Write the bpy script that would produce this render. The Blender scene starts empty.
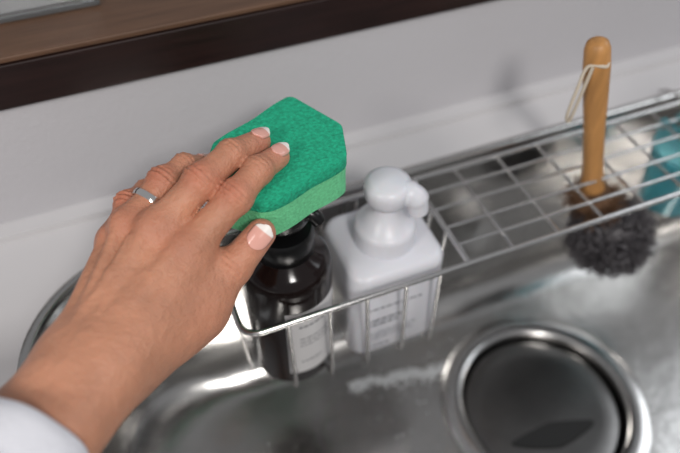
import bpy, math, random
import numpy as np
from mathutils import Vector, Matrix
random.seed(3); rng=np.random.default_rng(3)
scene=bpy.context.scene

# ------------------------------------------------------------ materials
def srgb(r,g,b):
    f=lambda c:(c/255/12.92) if c/255<=0.04045 else ((c/255+0.055)/1.055)**2.4
    return (f(r),f(g),f(b),1)
def mat(name,col,rough=.5,metal=0,noise=None,bump=None,trans=0,ior=1.45,sss=0,coat=0,attr=None,spec=.5,rvar=None):
    m=bpy.data.materials.new(name);m.use_nodes=True
    nt=m.node_tree;N=nt.nodes;L=nt.links;b=N['Principled BSDF']
    b.inputs['Base Color'].default_value=col
    b.inputs['Roughness'].default_value=rough
    b.inputs['Metallic'].default_value=metal
    b.inputs['Transmission Weight'].default_value=trans
    b.inputs['IOR'].default_value=ior
    b.inputs['Coat Weight'].default_value=coat
    b.inputs['Specular IOR Level'].default_value=spec
    if sss:
        b.inputs['Subsurface Weight'].default_value=sss
        b.inputs['Subsurface Radius'].default_value=(1,.35,.2)
        b.inputs['Subsurface Scale'].default_value=.004
    tc=N.new('ShaderNodeTexCoord')
    base=None
    if attr:
        a=N.new('ShaderNodeAttribute');a.attribute_name=attr
        L.new(a.outputs['Color'],b.inputs['Base Color']);base=a.outputs['Color']
    if noise:
        sc,amt=noise[0],noise[1]
        mp=N.new('ShaderNodeMapping');L.new(tc.outputs['Object'],mp.inputs['Vector'])
        if len(noise)>2: mp.inputs['Scale'].default_value=noise[2]
        n=N.new('ShaderNodeTexNoise');n.inputs['Scale'].default_value=sc;n.inputs['Detail'].default_value=4
        L.new(mp.outputs['Vector'],n.inputs['Vector'])
        mx=N.new('ShaderNodeMix');mx.data_type='RGBA';mx.blend_type='MULTIPLY'
        mr=N.new('ShaderNodeMapRange');mr.inputs['From Min'].default_value=.3;mr.inputs['From Max'].default_value=.7
        mr.inputs['To Min'].default_value=1-amt;mr.inputs['To Max'].default_value=1+amt*.3
        L.new(n.outputs['Fac'],mr.inputs['Value'])
        mx.inputs[0].default_value=1
        if base: L.new(base,mx.inputs[6])
        else: mx.inputs[6].default_value=col
        L.new(mr.outputs['Result'],mx.inputs[7])
        L.new(mx.outputs[2],b.inputs['Base Color'])
    if rvar:
        n=N.new('ShaderNodeTexNoise');n.inputs['Scale'].default_value=rvar[0];n.inputs['Detail'].default_value=3
        mp=N.new('ShaderNodeMapping');L.new(tc.outputs['Object'],mp.inputs['Vector']);mp.inputs['Scale'].default_value=rvar[3]
        L.new(mp.outputs['Vector'],n.inputs['Vector'])
        mr=N.new('ShaderNodeMapRange');mr.inputs['From Min'].default_value=.35;mr.inputs['From Max'].default_value=.65
        mr.inputs['To Min'].default_value=rvar[1];mr.inputs['To Max'].default_value=rvar[2]
        L.new(n.outputs['Fac'],mr.inputs['Value']);L.new(mr.outputs['Result'],b.inputs['Roughness'])
    if bump:
        last=None
        for (sc,dist) in bump:
            n2=N.new('ShaderNodeTexNoise');n2.inputs['Scale'].default_value=sc;n2.inputs['Detail'].default_value=3
            L.new(tc.outputs['Object'],n2.inputs['Vector'])
            bp=N.new('ShaderNodeBump');bp.inputs['Distance'].default_value=dist;bp.inputs['Strength'].default_value=1
            L.new(n2.outputs['Fac'],bp.inputs['Height'])
            if last: L.new(last.outputs['Normal'],bp.inputs['Normal'])
            last=bp
        L.new(last.outputs['Normal'],b.inputs['Normal'])
    return m

M={}
M['wall']=mat('wall_paint',srgb(190,188,191),.7,noise=(3,.04),bump=[(300,.0004)])
M['floor']=mat('floor_board',srgb(120,100,84),.5,noise=(6,.2))
M['counter']=mat('counter_white',srgb(202,200,201),.35,noise=(5,.03))
M['steel']=mat('stainless_steel',(.52,.51,.495,1),.22,1,bump=[(22,.0008)],rvar=(60,.19,.26,(1,12,1)))
M['steel_rim']=mat('stainless_polished',(.56,.55,.54,1),.2,1)
M['lid']=mat('drain_lid_steel',(.19,.185,.18,1),.28,1,noise=(30,.2))
M['wire']=mat('wire_steel',(.62,.61,.6,1),.22,1)
M['dark']=mat('drain_black',(.008,.008,.008,1),.6)  # plain near-black for the drain cup bottom and the lid patch
M['wood_front']=mat('dark_wood',srgb(38,22,20),.35,noise=(20,.4,(1,12,12)))
M['wood_top']=mat('wood_top',srgb(98,72,55),.45,noise=(14,.3,(1,10,10)))
M['sponge_top']=mat('scour_pad_green',srgb(32,176,134),.9,noise=(450,.34),bump=[(650,.0012)])
M['sponge_body']=mat('sponge_green',srgb(112,208,150),.85,noise=(600,.2),bump=[(600,.0008)])
M['white_pl']=mat('white_plastic',srgb(214,214,220),.35,sss=.1)
M['text']=mat('grey_print',srgb(130,130,135),.6)
M['label']=mat('paper_label',srgb(215,213,213),.5)
M['amber']=mat('dark_amber_plastic',srgb(26,17,16),.12,noise=(8,.2))
M['blackpl']=mat('black_plastic',srgb(14,14,15),.3)
M['skin']=mat('skin',srgb(200,150,130),.45,noise=(55,.16),bump=[(120,.0006),(260,.0009),(900,.0004)],sss=.16,attr='Col',spec=.42)
M['nail']=mat('nail_gloss',srgb(225,180,170),.18,attr='Col',coat=.3)
M['silver']=mat('silver',(.85,.83,.8,1),.12,1)
M['cloth']=mat('white_cloth',srgb(222,222,228),.9,bump=[(900,.0005),(30,.002)])
M['bamboo']=mat('bamboo_wood',srgb(188,136,80),.45,noise=(25,.25,(8,8,1)))
M['fibre']=mat('brown_fibre',srgb(104,76,54),.8)
M['bristle']=mat('grey_wire_bristle',srgb(84,81,84),.45)
M['cord']=mat('cotton_cord',srgb(200,188,170),.9)
M['teal']=mat('teal_plastic',srgb(130,205,215),.15,trans=.75)
M['acryl']=mat('clear_acrylic',(.9,.92,.93,1),.05,trans=.9)
M['foam']=mat('soap_foam',srgb(220,222,224),.3,trans=.4)
M['water']=mat('water',(1,1,1,1),.02,trans=1,ior=1.33)

# ------------------------------------------------------------ mesh builder
class MB:
    def __init__(s): s.v=[];s.f=[];s.m=[];s.mats=[]
    def mi(s,k):
        if k not in s.mats: s.mats.append(k)
        return s.mats.index(k)
    def add(s,v,f,k):
        o=len(s.v);s.v+= [tuple(p) for p in v];i=s.mi(k)
        for q in f: s.f.append(tuple(a+o for a in q));s.m.append(i)
    def rings(s,rs,k,closed=True,cap0=False,cap1=False):
        n=len(rs[0]);v=[p for r in rs for p in r];f=[]
        for i in range(len(rs)-1):
            for j in range(n if closed else n-1):
                a=i*n+j;b=i*n+(j+1)%n;f.append((a,b,b+n,a+n))
        if cap0: f.append(tuple(range(n))[::-1])
        if cap1: f.append(tuple((len(rs)-1)*n+j for j in range(n)))
        s.add(v,f,k)
    def tube(s,pts,r,k,seg=10,closed=False):
        P=[Vector(p) for p in pts];n=len(P)
        if not hasattr(r,'__len__'): r=[r]*n
        T=[]
        for i in range(n):
            if closed: t=P[(i+1)%n]-P[i-1]
            else: t=P[min(i+1,n-1)]-P[max(i-1,0)]
            T.append(t.normalized())
        u=T[0].orthogonal().normalized();rs=[]
        for i in range(n):
            u=(u-T[i]*u.dot(T[i])).normalized();w=T[i].cross(u)
            rs.append([P[i]+(u*math.cos(a)+w*math.sin(a))*r[i] for a in [2*math.pi*j/seg for j in range(seg)]])
        if closed: rs.append(rs[0])
        s.rings(rs,k,cap0=not closed,cap1=not closed)
    def lathe(s,prof,k,c=(0,0,0),seg=48,axis=None,cap=True):
        rs=[]
        c=Vector(c)
        A=Vector((0,0,1)) if axis is None else Vector(axis).normalized()
        u=Vector((1,0,0)) if axis is None else A.orthogonal().normalized();w=A.cross(u)
        for (r,z) in prof:
            rs.append([c+A*z+(u*math.cos(a)+w*math.sin(a))*max(r,1e-5) for a in [2*math.pi*j/seg for j in range(seg)]])
        s.rings(rs,k,cap0=cap,cap1=cap)
    def box(s,a,b,k):
        x0,y0,z0=a;x1,y1,z1=b
        v=[(x0,y0,z0),(x1,y0,z0),(x1,y1,z0),(x0,y1,z0),(x0,y0,z1),(x1,y0,z1),(x1,y1,z1),(x0,y1,z1)]
        s.add(v,[(3,2,1,0),(4,5,6,7),(0,1,5,4),(1,2,6,5),(2,3,7,6),(3,0,4,7)],k)
    def build(s,name,smooth=True,bevel=0,angle=40):
        me=bpy.data.meshes.new(name);me.from_pydata(s.v,[],s.f);
        for k in s.mats: me.materials.append(M[k])
        me.polygons.foreach_set('material_index',s.m)
        me.polygons.foreach_set('use_smooth',[smooth]*len(s.f))
        me.update()
        import bmesh
        bm=bmesh.new();bm.from_mesh(me);bmesh.ops.recalc_face_normals(bm,faces=bm.faces)
        if smooth:
            for e in bm.edges:
                if len(e.link_faces)==2 and e.calc_face_angle(0)>math.radians(angle): e.smooth=False
        bm.to_mesh(me);bm.free()
        ob=bpy.data.objects.new(name,me);scene.collection.objects.link(ob)
        if bevel:
            md=ob.modifiers.new('bevel','BEVEL');md.width=bevel;md.segments=3;md.limit_method='ANGLE'
        return ob
def rrect(x0,y0,x1,y1,r,z,n=12,e=0):
    out=[]
    cs_=[(x1-r,y1-r,0),(x0+r,y1-r,90),(x0+r,y0+r,180),(x1-r,y0+r,270)]
    for k,(cx,cy,a0) in enumerate(cs_):
        for i in range(n+1):
            a=math.radians(a0+90*i/n);out.append((cx+r*math.cos(a),cy+r*math.sin(a),z))
        if e:
            nx_,ny_,na_=cs_[(k+1)%4];a=math.radians(na_)
            q=(nx_+r*math.cos(a),ny_+r*math.sin(a));p=out[-1]
            for i in range(1,e): out.append((p[0]+(q[0]-p[0])*i/e,p[1]+(q[1]-p[1])*i/e,z))
    return out
def smooth_path(pts,n=8):
    P=[Vector(p) for p in pts];P=[2*P[0]-P[1]]+P+[2*P[-1]-P[-2]];o=[]
    for i in range(1,len(P)-2):
        for j in range(n):
            t=j/n;a,b,c,d=P[i-1:i+3]
            o.append(.5*((2*b)+(c-a)*t+(2*a-5*b+4*c-d)*t*t+(3*b-a-3*c+d)*t**3))
    o.append(P[-2]);return o

# ------------------------------------------------------------ room shell
WY=.388
b=MB();b.box((-2,WY,-.9),(2.4,WY+.12,.10),'wall');b.build('wall_back',False)
b=MB();b.box((-2,-1.6,-.95),(2.4,WY+.12,-.9),'floor');b.build('floor',False)
b=MB();b.box((-2.1,-1.6,-.95),(-2,WY+.12,1.5),'wall');b.build('wall_left',False)
b=MB();b.box((2.4,-1.6,-.95),(2.5,WY+.12,1.5),'wall');b.build('wall_right',False)
b=MB();b.box((-.9,WY-.004,.100),(1.5,WY+.30,.130),'wood_front')
b.box((-.9,WY-.002,.130),(1.5,WY+.30,.134),'wood_top');b.build('counter_shelf',False,bevel=.0012)
# sink
SX0,SX1,SY0,SY1=-.100,.62,-.12,.333
CR=.082
b=MB();inner=rrect(SX0-.004,SY0-.004,SX1+.004,SY1+.004,CR+.002,0,16);outer=[]
ox0,ox1,oy0,oy1=-.9,1.5,-.22,WY
n=16
for i,(x,y,z) in enumerate(inner):
    q=i//(n+1);t=(i%(n+1))/n
    if q==0: p=(ox1,y) if t<.5 else (x,oy1)
    if q==1: p=(x,oy1) if t<.5 else (ox0,y)
    if q==2: p=(ox0,y) if t<.5 else (x,oy0)
    if q==3: p=(x,oy0) if t<.5 else (ox1,y)
    if t==.5 : p=[(ox1,oy1),(ox0,oy1),(ox0,oy0),(ox1,oy0)][q]
    outer.append((p[0],p[1],0))
dn=lambda r,z:[(x,y,z) for x,y,_ in r]
b.rings([dn(inner,-.02),inner,outer,dn(outer,-.02)],'counter')
b.box((-.9,WY-.014,0),(1.5,WY,.006),'counter')
b.build('countertop',True,angle=30)
b=MB();rs=[];E=24
rs.append(rrect(SX0-.005,SY0-.005,SX1+.005,SY1+.005,CR+.005,.0005,20,E))
rs.append(rrect(SX0-.0045,SY0-.0045,SX1+.0045,SY1+.0045,CR+.0045,.0018,20,E))
rs.append(rrect(SX0-.002,SY0-.002,SX1+.002,SY1+.002,CR,.0020,20,E))
for a in (30,60,90):
    a=math.radians(a);o=-.002+.004*math.sin(a);z=.0020-.005*(1-math.cos(a))
    rs.append(rrect(SX0+o,SY0+o,SX1-o,SY1-o,CR-o,z,20,E))
FR=.040;FZ=-.18;DC=(.270,.191,FZ)
def ring2(o,z): return rrect(SX0+o*1.9,SY0+o,SX1-o,SY1-o,CR-o*.3,z,20,E)
rs.append(ring2(.008,FZ+FR))
for i in range(1,9):
    a=math.radians(90*i/8);o=.008+FR*(1-math.cos(a));z=FZ+FR*(1-math.sin(a))
    rs.append(ring2(o*.92,z))
last=rs[-1]
for rr_,zz in ((.086,0),(.074,0),(.0738,-.03)):
    rs.append([(DC[0]+rr_*math.cos(math.atan2(y-DC[1],x-DC[0])),DC[1]+rr_*math.sin(math.atan2(y-DC[1],x-DC[0])),FZ+zz) for x,y,_ in last])
b.rings(rs,'steel')
b.build('kitchen_sink',True,angle=60)

# drain
b=MB()
b.lathe([(.0900,.0003),(.0895,.002),(.086,.0032),(.079,.0034),(.0745,.0026),(.0715,.0005),(.0705,-.004),(.0705,-.028)],'steel_rim',DC,90,cap=False)
b.lathe([(.0712,-.028),(.0,-.029)],'dark',DC,72,cap=False)
b.lathe([(.0665,-.012),(.0665,-.0085),(.064,-.0078),(.050,-.0088),(.02,-.0095),(0,-.0096)],'lid',DC,72,cap=False)
sl=[];sl2=[];sl3=[]
for i in range(48):
    a=2*math.pi*i/48;x=.038*math.cos(a);y=.0115*math.sin(a)*(1-.45*abs(math.cos(a)))+.002*math.cos(a)**2
    ca,sa=math.cos(-.12),math.sin(-.12)
    f=lambda k,z:(DC[0]-.004+(x*ca-y*sa)*k,DC[1]-.026+(x*sa+y*ca)*k,FZ+z)
    sl.append(f(1.05,-.0098));sl2.append(f(1.0,-.0074));sl3.append(f(.95,-.0076))
b.rings([sl,sl2,sl3],'dark');b.add(sl3,[tuple(range(48))],'dark')  # flat black lens-shaped patch laid on the lid; no opening is cut
b.build('sink_drain',True,angle=35)

# ------------------------------------------------------------ wire rack
b=MB();RZ=.010;YF,YB=.229,.315;X0,X1=.029,.64;W=.0021;w=.0014
b.tube([p for p in rrect(X0,YF,X1,YB,.012,RZ,6)],W,'wire',10,closed=True)
BX0=.186;BZ=-.087
for xt,xb in [(.058,.061),(.086,.089),(.112,.117),(.140,.145),(.165,.169)]:
    b.tube(smooth_path([(xt,YF,RZ),(xt,YF+.0005,RZ-.01),(xb,YF+.006,BZ+.012),(xb,YF+.009,BZ+.003),(xb,YF+.016,BZ),(xb,YB-.012,BZ),(xb,YB-.006,BZ+.002),(xb,YB-.003,BZ+.012),(xt,YB,RZ-.01),(xt,YB,RZ)],6),w,'wire',8)
for y in (.262,.285):
    b.tube(smooth_path([(X0,y,RZ),(X0+.001,y,0),(X0+.006,y,BZ+.012),(X0+.009,y,BZ+.004),(X0+.016,y,BZ+.0015),(BX0-.014,y,BZ+.0015),(BX0-.006,y,BZ+.004),(BX0-.003,y,BZ+.012),(BX0,y,0),(BX0,y,RZ)],6),w,'wire',8)
b.tube([(BX0,YF,RZ),(BX0,YB,RZ)],W,'wire',8)
for y in (.246,.263,.281,.298): b.tube([(BX0,y,RZ),(X1,y,RZ)],w,'wire',8)
x=BX0+.036
while x<X1-.01:
    b.tube([(x,YF,RZ-.002),(x,YB,RZ-.002)],w,'wire',8);x+=.037
for x in (.44,.60):
    b.tube(smooth_path([(x,YB-.002,RZ),(x,YB+.012,RZ+.001),(x,YB+.020,RZ-.002),(x,YB+.026,.0034)],5),w,'wire',8)
b.build('sink_rack',True,angle=80)

# ------------------------------------------------------------ white pump bottle
b=MB();x0,x1,y0,y1=.108,.178,.2405,.306
def loop(ins,z,r): return rrect(x0+ins,y0+ins,x1-ins,y1-ins,r,z,8)
zb=-.0835;zt=.010
b.rings([loop(.006,zb,.008),loop(.002,zb+.001,.010),loop(.0,zb+.005,.012),loop(0,zt-.006,.012),loop(.0012,zt-.003,.012),loop(.004,zt-.0008,.012),loop(.010,zt,.012),loop(.018,zt+.0005,.010)],'white_pl',cap0=True,cap1=True)
cx,cy=(x0+x1)/2,(y0+y1)/2-.001;c=(cx,cy,zt)
b.lathe([(.0215,.0),(.0215,.012),(.0208,.015),(.0190,.0165),(.0165,.018),(.012,.024),(.0085,.028),(.0078,.038)],'white_pl',c,40)
b.lathe([(.0095,.035),(.0128,.037),(.0150,.042),(.0158,.048),(.0150,.0522),(.011,.0545),(0,.0552)],'white_pl',c,40)
d=Vector((.80,-.60,0)).normalized();hc=Vector((cx,cy,zt+.0458))
P=[hc+d*.002,hc+d*.009,hc+d*.0155-Vector((0,0,.0005)),hc+d*.0195-Vector((0,0,.004)),hc+d*.021-Vector((0,0,.014))]
b.tube(smooth_path(P,5),[.0088]*6+[.0086]*5+[.0080]*5+[.0068]*5,'white_pl',16)
for (zz,l0,l1,h) in [(-.026,.010,.052,.0016),(-.040,.010,.040,.0026),(-.045,.010,.034,.0026),(-.056,.010,.050,.0010),(-.0595,.010,.046,.0010),(-.063,.010,.048,.0010),(-.073,.010,.03,.0016)]:
    x=x0+l0
    while x<x0+l1:
        l=random.uniform(.002,.006);b.box((x,y0-.0003,zz-h/2),(min(x+l,x0+l1),y0+.0003,zz+h/2),'text');x+=l+.0012
b.build('foam_pump_bottle',True,angle=50)

# ------------------------------------------------------------ dark bottle
b=MB();c=(.0695,.266,-.0835)
b.lathe([(.024,0),(.0285,.002),(.030,.006),(.030,.106),(.0292,.111),(.025,.117),(.018,.121),(.0165,.124)],'amber',c,56)
b.lathe([(.0185,.122),(.0195,.1235),(.0195,.138),(.018,.141),(.008,.142),(.007,.150)],'blackpl',c,40)
b.lathe([(.010,.148),(.0165,.150),(.0175,.152),(.0175,.1595),(.0165,.162),(0,.1625)],'blackpl',c,40)
hc=Vector((c[0],c[1],.072));d=Vector((.75,-.45,0)).normalized()
b.tube(smooth_path([hc,hc+d*.012,hc+d*.019-Vector((0,0,.001)),hc+d*.023-Vector((0,0,.006))],5),.0045,'blackpl',12)
rr=.0303;a0,a1=math.radians(-112),math.radians(-30)
zl0,zl1=-.066,.006
rs=[[(c[0]+rr*math.cos(a0+(a1-a0)*j/24),c[1]+rr*math.sin(a0+(a1-a0)*j/24),z) for j in range(25)] for z in (zl0,zl1)]
b.rings(rs,'label',closed=False)
def ltext(z,h,f0,f1):
    f=f0
    while f<f1:
        g=min(f1,f+random.uniform(.03,.1));r2=rr+.0002
        A=[a0+(a1-a0)*(f+(g-f)*j/3) for j in range(4)]
        b.rings([[(c[0]+r2*math.cos(a),c[1]+r2*math.sin(a),zz) for a in A] for zz in (z-h/2,z+h/2)],'text',closed=False);f=g+.02
ltext(-.010,.002,.2,.7);ltext(-.024,.0012,.2,.8);ltext(-.028,.0012,.2,.75);ltext(-.032,.0012,.2,.78);ltext(-.052,.0015,.2,.6)
b.build('soap_dispenser_bottle',True,angle=50)

# ------------------------------------------------------------ sponge
def wave(a,b,n_,amp,cyc):
    a=Vector((a[0],a[1],0));b=Vector((b[0],b[1],0));d=(b-a);nn=Vector((d.y,-d.x,0)).normalized()
    return [tuple((a+d*(i/n_)+nn*amp*math.sin(2*math.pi*cyc*i/n_)).to_2d()) for i in range(n_+1)]
poly=[(.1155,.283),(.1150,.286),(.0985,.3195),(.0965,.3212)]+wave((.0945,.3210),(.042,.2965),18,.0006,1.5)+[(.036,.285),(.030,.262),(.052,.2425),(.058,.241)]+wave((.062,.2415),(.1065,.2570),14,.0005,1.5)+[(.1085,.259),(.1095,.262)]
pp=[Vector((x,y,0)) for x,y in poly];pts=[]
for i in range(len(pp)):
    a,b_=pp[i],pp[(i+1)%len(pp)];m=max(1,int((b_-a).length/.0015))
    for j in range(m): pts.append(a.lerp(b_,j/m))
for _ in range(1): pts=[(pts[i-1]+pts[i]*2+pts[(i+1)%len(pts)])/4 for i in range(len(pts))]
cen=sum(pts,Vector())/len(pts)
def sl(k,z): return [tuple(cen+(p-cen).normalized()*((p-cen).length-k)+Vector((0,0,z))) for p in pts]
b=MB();z0=.0795;z1=.1085
b.rings([sl(.0006,z0),sl(.0001,z0+.0004),sl(.0,z0+.002),sl(.0002,z0+.010),sl(.0002,z0+.015),sl(0,z1-.0090)],'sponge_body',cap0=True)
R=[sl(0,z1-.0090),sl(-.0003,z1-.0084),sl(-.0003,z1-.0006),sl(.0000,z1-.0001),sl(.0004,z1)]
R+=[[tuple(cen+(Vector(q)-cen-Vector((0,0,z1)))*k+Vector((0,0,z1))) for q in sl(.0004,z1)] for k in (.8,.6,.4,.2,.02)]
b.rings(R,'sponge_top',cap1=True)
sp=b.build('kitchen_sponge',True,angle=35)

# ------------------------------------------------------------ brush
b=MB();top=Vector((.288,.281,.126));bot=Vector((.318,.268,-.005));ax=(bot-top)
hp=[top+ax*t for t in (0,.015,.05,.15,.35,.55,.75,.9,1.0,1.12)]
b.tube(hp,[.004,.0068,.0083,.0088,.0082,.0074,.0072,.0080,.0095,.0100],'bamboo',20)
q=top+ax*.12;s1=Vector((-.011,-.004,0))
b.tube(smooth_path([q+Vector((.007,0,.002)),q+Vector((0,-.0095,.002)),q+Vector((-.009,-.003,0)),q+s1*1.3+Vector((0,0,-.015)),q+s1*1.5+Vector((0,0,-.035)),q+s1*1.0+Vector((0,0,-.042)),q+s1*.9+Vector((0,-.002,-.02)),q+Vector((-.008,-.006,.001))],6),.0012,'cord',6)
axn=ax.normalized()
b.lathe([(.010,-.002),(.015,.004),(.016,.012),(.012,.016)],'fibre',bot,20,axis=axn)
def fib(k,cnt,r0,r1,c0,th,dirfun):
    for i in range(cnt):
        dd=dirfun();st=c0+dd*r0;en=c0+dd*(r1*random.uniform(.8,1.12))
        o=dd.orthogonal().normalized();o.rotate(Matrix.Rotation(random.uniform(0,6.28),3,dd))
        b.tube([st,(st+en)/2+o*random.uniform(0,.003),en+o*random.uniform(-.005,.005)],[th,th,th*.6],k,3)
def d1():
    v=Vector((random.gauss(0,1),random.gauss(0,1),random.gauss(0,.4)+.15));return v.normalized()
def d2():
    v=Vector((random.gauss(0,1),random.gauss(0,1),random.gauss(0,.95)-.1));return v.normalized()
fib('fibre',420,.006,.024,Vector((.322,.267,-.018)),.0005,d1)
HC=Vector((.344,.256,-.056))
b.lathe([(.001,.024),(.012,.022),(.019,.016),(.022,.004),(.020,-.014),(.013,-.021),(.001,-.024)],'bristle',tuple(HC),24,cap=False)
fib('bristle',1000,.014,.036,HC,.0006,d2)
for i in range(520):
    dd=d2();o=dd.orthogonal().normalized();o.rotate(Matrix.Rotation(random.uniform(0,6.28),3,dd));pq=dd.cross(o)
    c0=HC+dd*random.uniform(.024,.033);r_=random.uniform(.003,.0060)
    t_=random.uniform(.2,.9)
    b.tube([c0+(o*math.cos(a)+(pq*t_+dd*(1-t_))*math.sin(a))*r_+dd*.0004*a for a in [k*.78 for k in range(11)]],.00055,'bristle',3)
b.build('dish_brush',True)

# ------------------------------------------------------------ translucent teal cup hooked on the rack
b=MB();c=(.414,.2725,-.058)
b.lathe([(.0,0),(.020,0),(.0225,.002),(.0270,.055),(.0285,.0565),(.0285,.0585),(.0262,.0585),(.0210,.0035),(.0190,.002),(0,.002)],'teal',c,48,cap=False)
for x in (.406,.422):
    b.tube(smooth_path([(x,.2990,-.004),(x,.3015,.006),(x,.3000,.0135),(x,.2965,.0135),(x,.2950,.010)],5),.0013,'teal',8)
b.build('plastic_cup',True)

# soap foam smear on the sink floor + water drops
b=MB()
for i in range(520):
    s=random.uniform(-1.3,1.3);x=.163+s*.034+random.gauss(0,.002);y=.266+s*-.006+abs(random.gauss(0,.006))*-1+.003*math.sin(s*7)
    s_=random.uniform(.0003,.0010)
    b.lathe([(s_*1.3,0),(s_*1.1,s_*.25),(s_*.6,s_*.45),(s_*.02,s_*.5)],'foam',(x,y,FZ+.0001),8,cap=False)
for i in range(40):
    x=random.gauss(.165,.04);y=random.gauss(.235,.02)
    if (x-DC[0])**2+(y-DC[1])**2<.096**2: continue
    s_=random.uniform(.0003,.0008)
    b.lathe([(s_*1.3,0),(s_*1.1,s_*.25),(s_*.6,s_*.45),(s_*.02,s_*.5)],'foam',(x,y,FZ+.0001),8,cap=False)
for i in range(16):
    s=-1.2+2.4*i/15;x=.163+s*.032;y=.262-s*.006+random.uniform(-.003,.003);s_=random.uniform(.0025,.0055)
    pr=[random.uniform(.7,1.25) for _ in range(16)]
    pr=[(pr[j-1]+pr[j]*2+pr[(j+1)%16])/4 for j in range(16)]
    rg=[[(x+math.cos(2*math.pi*j/16)*s_*pr[j]*k*1.7,y+math.sin(2*math.pi*j/16)*s_*pr[j]*k*.6,FZ+z) for j in range(16)] for k,z in ((1,.0001),(.9,.0004),(.5,.0006),(.01,.0007))]
    b.rings(rg,'foam')
b.build('soap_foam',True)
b=MB()
for i in range(200):
    x=random.uniform(-.02,.52);y=random.uniform(.04,.285)
    if (x-DC[0])**2+(y-DC[1])**2<.096**2: continue
    s_=random.uniform(.0006,.0020)
    b.lathe([(s_,0),(s_*.9,s_*.22),(s_*.55,s_*.38),(s_*.02,s_*.44)],'water',(x,y,FZ+.0001),12,cap=False)
b.build('water_droplets',True)

# acrylic box on shelf
b=MB();z=.134
b.box((-.075,.425,z),(.005,.475,z+.003),'acryl');b.box((-.075,.425,z+.003),(-.072,.475,z+.05),'acryl');b.box((.002,.425,z+.003),(.005,.475,z+.05),'acryl');b.box((-.072,.425,z+.003),(.002,.428,z+.05),'acryl');b.box((-.072,.472,z+.003),(.002,.475,z+.05),'acryl')
b.box((-.066,.432,z+.0032),(-.004,.468,z+.02),'label');b.build('acrylic_box',False,bevel=.0008)

# ------------------------------------------------------------ HAND (signed distance field -> surface nets)
V=lambda *a:np.array(a,float)
W_=V(-.062,.188,.077);acr=V(.80,-.57,.20);acr/=np.linalg.norm(acr)
dirp=V(.061,.061,.026);dirp/=np.linalg.norm(dirp)
nrm=np.cross(acr,dirp);nrm/=np.linalg.norm(nrm)
W_=W_+acr*.0045
I=[V(.010,.234,.095),V(.041,.246,.1125),V(.057,.2565,.1165),V(.0710,.2665,.1130)]
Mi=[V(-.002,.248,.101),V(.027,.2585,.1180),V(.0465,.270,.1200),V(.0650,.2820,.1135)]
Ri=[V(-.014,.259,.098),V(.009,.276,.1075),V(.0225,.2860,.1050),V(.0345,.2945,.0950)]
Pi=[V(-.024,.263,.086),V(-.012,.285,.090),V(-.001,.296,.086),V(.013,.302,.078)]
Th=[V(-.036,.198,.066),V(.006,.216,.069),V(.031,.229,.079),V(.0495,.2345,.0925)]
h=.00110
lo=V(-.150,.09,.035);hi=V(.09,.33,.145)
dims=np.ceil((hi-lo)/h).astype(int)
X,Y,Z=[a.astype(np.float32) for a in np.meshgrid(*[lo[i]+h*np.arange(dims[i]) for i in range(3)],indexing='ij')]
def cone(a,b_,r1,r2):
    ab=b_-a;L2=float(ab@ab)
    t=((X-a[0])*ab[0]+(Y-a[1])*ab[1]+(Z-a[2])*ab[2])/L2
    t=np.clip(t,0,1)
    return np.sqrt((X-a[0]-t*ab[0])**2+(Y-a[1]-t*ab[1])**2+(Z-a[2]-t*ab[2])**2)-(r1+(r2-r1)*t)
def ball(a,r): return np.sqrt((X-a[0])**2+(Y-a[1])**2+(Z-a[2])**2)-r
def smin(a,b_,k):
    hh=np.clip(k-np.abs(a-b_),0,None)/k
    return np.minimum(a,b_)-hh*hh*k*.25
A1=V(-.095,.152,.084);A2=V(-.145,.096,.098)
P=None
def U(d,k=.010):
    global P
    P=d if P is None else smin(P,d,k)
for o,rr_ in ((.010,.0180),(-.009,.0180)):
    U(cone(W_+acr*o,A1+acr*(o+.002),rr_,.0210),.012);U(cone(A1+acr*(o+.002),A2+acr*o*1.2,.0210,.024),.012)
cm=[W_+acr*.009+dirp*.018,W_+acr*.001+dirp*.020,W_-acr*.006+dirp*.019,W_-acr*.012+dirp*.016]
ends=[I[0],Mi[0],Ri[0],Pi[0]]
for cmi,e,r0,r1 in zip(cm,ends,(.0145,.0145,.014,.0125),(.0105,.0108,.0100,.0088)):
    U(cone(W_+(cmi-W_)*.3,cmi-nrm*.001,.016,r0),.012);U(cone(cmi-nrm*.001,e-nrm*.0035,r0,r1),.008)
U(cone(cm[0]-nrm*.006,Th[1],.0155,.0125),.014)
U(cone(Th[0],Th[1],.0165,.0128),.012)
U(cone(cm[3]-nrm*.010+acr*.003,Pi[0]-nrm*.010,.0115,.009),.010)
U(cone(Th[0]*.3+Th[1]*.7,I[0]*.85+cm[0]*.15-nrm*.004,.0085,.0075),.014)
U(cone(Th[1]*.9+Th[2]*.1,I[0]-nrm*.006,.0045,.0055),.014)
for e,r in zip(ends,(.0078,.0084,.0076,.0066)): U(ball(e+nrm*.0042,r),.005)
for cmi,e in zip(cm,ends): U(cone(cmi+nrm*.0124,e+nrm*.0094,.0014,.0024),.004)
def vein(*ps):
    for a,b2 in zip(ps[:-1],ps[1:]): U(cone(a,b2,.0013,.0013),.0035)
def dors(i,t,up_,s=0): return cm[i]*(1-t)+ends[i]*t+nrm*up_+acr*s
vein(dors(2,-.1,.0135),dors(2,.25,.0131,.003),dors(1,.55,.0125,-.004),dors(1,.85,.0105,-.005))
vein(dors(1,0,.0135,.003),dors(0,.35,.0128,-.004),dors(0,.7,.0115,-.005))
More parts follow.
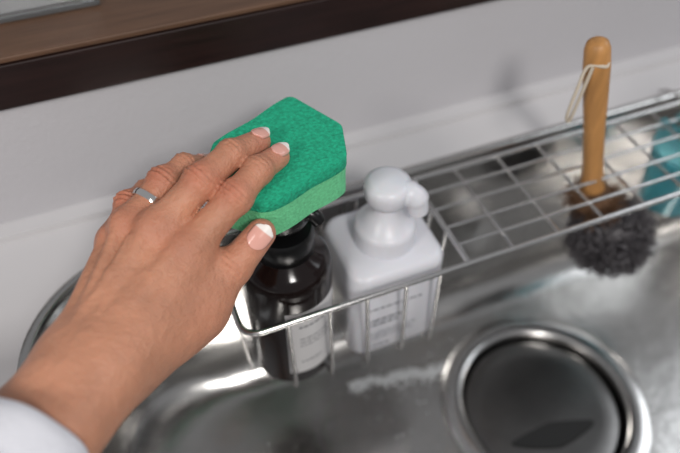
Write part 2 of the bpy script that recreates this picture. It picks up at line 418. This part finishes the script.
def wr(J,i,amp,per):
    a=(J[min(i+1,3)]-J[i-1]);a/=np.linalg.norm(a);s_=(X-J[i][0])*a[0]+(Y-J[i][1])*a[1]+(Z-J[i][2])*a[2]
    dd=np.sqrt((X-J[i][0])**2+(Y-J[i][1])**2+(Z-J[i][2])**2)
    top_=((X-J[i][0])*nrm[0]+(Y-J[i][1])*nrm[1]+(Z-J[i][2])*nrm[2])
    return (amp*np.cos(s_*2*math.pi/per)*np.exp(-(s_/.0040)**2)*(dd<.013)*np.clip(top_/.006,0,1)).astype(np.float32)
def finger(J,r,kn=1.0):
    d=cone(J[0],J[1],r[0],r[1]*.97)
    d=smin(d,cone(J[1],J[2],r[1]*.96,r[2]),.003)
    d=smin(d,cone(J[2],J[3],r[2]*.98,r[3]),.002)
    d=smin(d,ball(J[1],r[1]*1.08),.003);d=smin(d,ball(J[2],r[2]*1.06),.002)
    return d-wr(J,1,-.0011,.0029)-wr(J,2,-.0008,.0026)
fs=[finger(I,(.0095,.0086,.0077,.0066)),finger(Mi,(.0098,.0088,.0079,.0068)),finger(Ri,(.0092,.0083,.0075,.0064)),finger(Pi,(.0082,.0073,.0065,.0056))]
t_=cone(Th[1],Th[2],.0122,.0100);t_=smin(t_,cone(Th[2],Th[3],.0100,.0080),.003)
t_=t_-wr(Th,2,-.0010,.0029);fs.append(t_)
out=None
for i,d in enumerate(fs):
    q=smin(P,d,.009 if i<4 else .012)
    out=q if out is None else smin(out,q,.0012)
Vv=out;ins=Vv<0
nx,ny,nz=Vv.shape
cs=[(i,j,k) for i in (0,1) for j in (0,1) for k in (0,1)]
cnt=sum(ins[i:nx-1+i,j:ny-1+j,k:nz-1+k].astype(np.int8) for i,j,k in cs)
act=(cnt>0)&(cnt<8);idx=-np.ones(act.shape,int);ii=np.argwhere(act);idx[act]=np.arange(len(ii))
acc=np.zeros((len(ii),3));na=np.zeros(len(ii))
for a in cs:
    for ax_ in range(3):
        if a[ax_]==0:
            b2=list(a);b2[ax_]=1
            va=Vv[ii[:,0]+a[0],ii[:,1]+a[1],ii[:,2]+a[2]];vb=Vv[ii[:,0]+b2[0],ii[:,1]+b2[1],ii[:,2]+b2[2]]
            cr=(va<0)!=(vb<0);t=np.where(cr,va/np.where(cr,va-vb,1),0)
            p_=np.array(a,float)[None,:]+t[:,None]*(np.array(b2)-np.array(a))[None,:]
            acc+=p_*cr[:,None];na+=cr
verts=lo+h*(ii+acc/na[:,None])
quads=[]
for ax_ in range(3):
    o1,o2=[q for q in range(3) if q!=ax_]
    A=ins;sa=[slice(1,-1)]*3;sa[ax_]=slice(0,-1);sb=list(sa);sb[ax_]=slice(1,None)
    df=A[tuple(sa)]!=A[tuple(sb)];e=np.argwhere(df);st=A[tuple(sa)][df]
    base=e+1;base[:,ax_]=e[:,ax_]
    def off(u,v):
        c=base.copy();c[:,o1]-=u;c[:,o2]-=v;return idx[c[:,0],c[:,1],c[:,2]]
    q=np.stack([off(0,0),off(1,0),off(1,1),off(0,1)],1);flip=st if ax_!=1 else ~st
    q[flip]=q[flip][:,::-1];quads.append(q)
quads=np.concatenate(quads);quads=quads[(quads>=0).all(1)]
for _ in range(2):
    s_=np.zeros_like(verts);n_=np.zeros(len(verts))
    for k in range(4):
        a,b2=quads[:,k],quads[:,(k+1)%4]
        np.add.at(s_,a,verts[b2]);np.add.at(n_,a,1);np.add.at(s_,b2,verts[a]);np.add.at(n_,b2,1)
    verts=verts*.7+.3*s_/np.maximum(n_,1)[:,None]
me=bpy.data.meshes.new('hand_skin');me.from_pydata(verts.tolist(),[],quads.tolist())
me.polygons.foreach_set('use_smooth',[True]*len(me.polygons));me.materials.append(M['skin']);me.update()
import bmesh
bm=bmesh.new();bm.from_mesh(me);bmesh.ops.recalc_face_normals(bm,faces=bm.faces);bm.to_mesh(me);bm.free()
base=np.array(srgb(194,138,110)[:3]);red=np.array(srgb(180,100,78)[:3]);pink=np.array(srgb(212,138,118)[:3])
col=np.tile(base,(len(verts),1))
def tint(c,rad,colr,amt):
    global col
    d=np.linalg.norm(verts-c,axis=1);w_=(np.exp(-(d/rad)**2)*amt)[:,None];col=col*(1-w_)+colr*w_
for J in (I,Mi,Ri,Pi):
    tint(J[0]+nrm*.005,.010,red,.5);tint(J[1]+nrm*.006,.009,red,.65);tint(J[2],.007,red,.55);tint(J[3],.010,pink,.7)
tint(Th[2],.010,red,.5);tint(Th[3],.011,pink,.7);tint(Th[1],.018,red,.35)
ca=me.color_attributes.new('Col','FLOAT_COLOR','POINT')
ca.data.foreach_set('color',np.concatenate([col,np.ones((len(col),1))],1).astype(np.float32).ravel())
hand=bpy.data.objects.new('hand',None);scene.collection.objects.link(hand)
ho=bpy.data.objects.new('hand_skin',me);scene.collection.objects.link(ho);ho.parent=hand
def nail(name,J,r,side,L=.0125,Wd=.0098,ext=.0015):
    tip,prev=J[3],J[2];d=tip-prev;d/=np.linalg.norm(d)
    n=side-d*(side@d);n/=np.linalg.norm(n);s=np.cross(d,n)
    nu,nv=16,40;vs=[];cl=[];fc=[]
    R_=r*1.0
    for j in range(nv+1):
        v=j/nv;l=-L*.62+v*L+ext
        ww=Wd/2*(1-abs(2*v-1)**3.2*.40)
        if v<.12: ww*=.80+v*1.67
        if v>.88: ww*=1-(v-.88)*1.5
        for i in range(nu+1):
            u=2*i/nu-1
            ll=l-(.0020*u*u*max(0,2*v-1)) +(.0014*u*u*max(0,1-2*v))
            x=ww*u;ang=x/R_
            drop=max(0,ll+.001)*.12
            vs.append(tip+d*ll+s*(R_*1.02*math.sin(ang))+n*(R_*math.cos(ang)*1.03+.0003-drop-(.0008 if abs(u)==1 or v in (0,) else 0)))
            k=min(1,max(0,(v-.70-.06*u*u)/.035))
            A_=np.array(srgb(222,166,152));B_=np.array(srgb(240,234,228))
            cl.append(tuple(A_*(1-k)+B_*k))
    for j in range(nv):
        for i in range(nu):
            a=j*(nu+1)+i;fc.append((a,a+1,a+nu+2,a+nu+1))
    m=bpy.data.meshes.new(name);m.from_pydata([tuple(p) for p in vs],[],fc);m.materials.append(M['nail'])
    m.polygons.foreach_set('use_smooth',[True]*len(fc))
    c=m.color_attributes.new('Col','FLOAT_COLOR','POINT');c.data.foreach_set('color',np.array(cl,np.float32).ravel())
    o=bpy.data.objects.new(name,m);scene.collection.objects.link(o);o.parent=hand
    sd=o.modifiers.new('t','SOLIDIFY');sd.thickness=.0005;sd.offset=0
nail('nail_index',I,.0069,nrm*.8+V(.25,-.3,.6))
nail('nail_middle',Mi,.0071,nrm*.9+V(.1,-.2,.6))
nail('nail_ring',Ri,.0066,nrm)
nail('nail_little',Pi,.0058,nrm,.010,.0082)
nail('nail_thumb',Th,.0087,V(.05,-.60,.72),.0150,.0130,.0015)
a=Ri[0]*.42+Ri[1]*.58;dv=Ri[1]-Ri[0]
b=MB();b.lathe([(.0089,-.0018),(.0097,-.0018),(.0101,0),(.0097,.0018),(.0089,.0018),(.0088,0),(.0089,-.0018)],'silver',tuple(a),48,axis=tuple(dv),cap=False)
ro=b.build('finger_ring',True);ro.parent=hand
# sleeve
b=MB();rs=[]
dirs=(Vector(A2)-Vector((-.062,.188,.077))).normalized()
s0=Vector((-.074,.1755,.080))+dirs*.009
side=Vector(acr);up=dirs.cross(side).normalized();side=up.cross(dirs).normalized()
def sr(t,ra,rb,ph=0):
    c0=s0+dirs*t;o=[]
    for j in range(64):
        a=2*math.pi*j/64;k=1+.03*math.sin(3*a+t*40+ph)+.02*math.sin(7*a-t*60)
        o.append(tuple(c0+side*math.cos(a)*ra*k+up*math.sin(a)*rb*k))
    return o
rs=[sr(.05,.033,.026),sr(.004,.0335,.0265),sr(0,.0355,.0285),sr(.001,.0365,.0300),sr(.006,.0372,.0305),sr(.018,.038,.0315),sr(.020,.0374,.031),sr(.022,.0382,.0318)]
for t in (.04,.06,.08,.10,.13,.16,.20,.26): rs.append(sr(t,.0382+t*.09,.0325+t*.09))
b.rings(rs,'cloth')
so=b.build('sleeve',True,angle=80);so.parent=hand

# ------------------------------------------------------------ lights / world
w=bpy.data.worlds.new('W');scene.world=w;w.use_nodes=True
w.node_tree.nodes['Background'].inputs[0].default_value=(.90,.91,.95,1);w.node_tree.nodes['Background'].inputs[1].default_value=.32
def area(n,loc,tgt,size,e,c):
    l=bpy.data.lights.new(n,'AREA');l.energy=e;l.size=size;l.color=c
    o=bpy.data.objects.new(n,l);scene.collection.objects.link(o);o.location=loc
    o.rotation_euler=(Vector(tgt)-Vector(loc)).to_track_quat('-Z','Y').to_euler()
area('ceiling_light',(.08,-.78,1.05),(.2,.3,0),.24,9.8,(1,.97,.94))
area('pendant_light',(-.95,-.35,.95),(.3,.33,0),.28,7,(1,.96,.92))
area('window_light',(1.5,.1,1.0),(.2,.25,0),.8,6,(.9,.95,1))

# ------------------------------------------------------------ camera
cd=bpy.data.cameras.new('camera');cam=bpy.data.objects.new('camera',cd);scene.collection.objects.link(cam)
cam.location=(0,0,.36);psi,p=math.radians(22),math.radians(48)
cam.rotation_euler=(math.pi/2-p,0,-psi)
cd.sensor_width=36;cd.lens=670/680*36;cd.clip_start=.01
cd.dof.use_dof=True;cd.dof.focus_distance=.370;cd.dof.aperture_fstop=3.6
scene.camera=cam
scene.view_settings.view_transform='Standard'
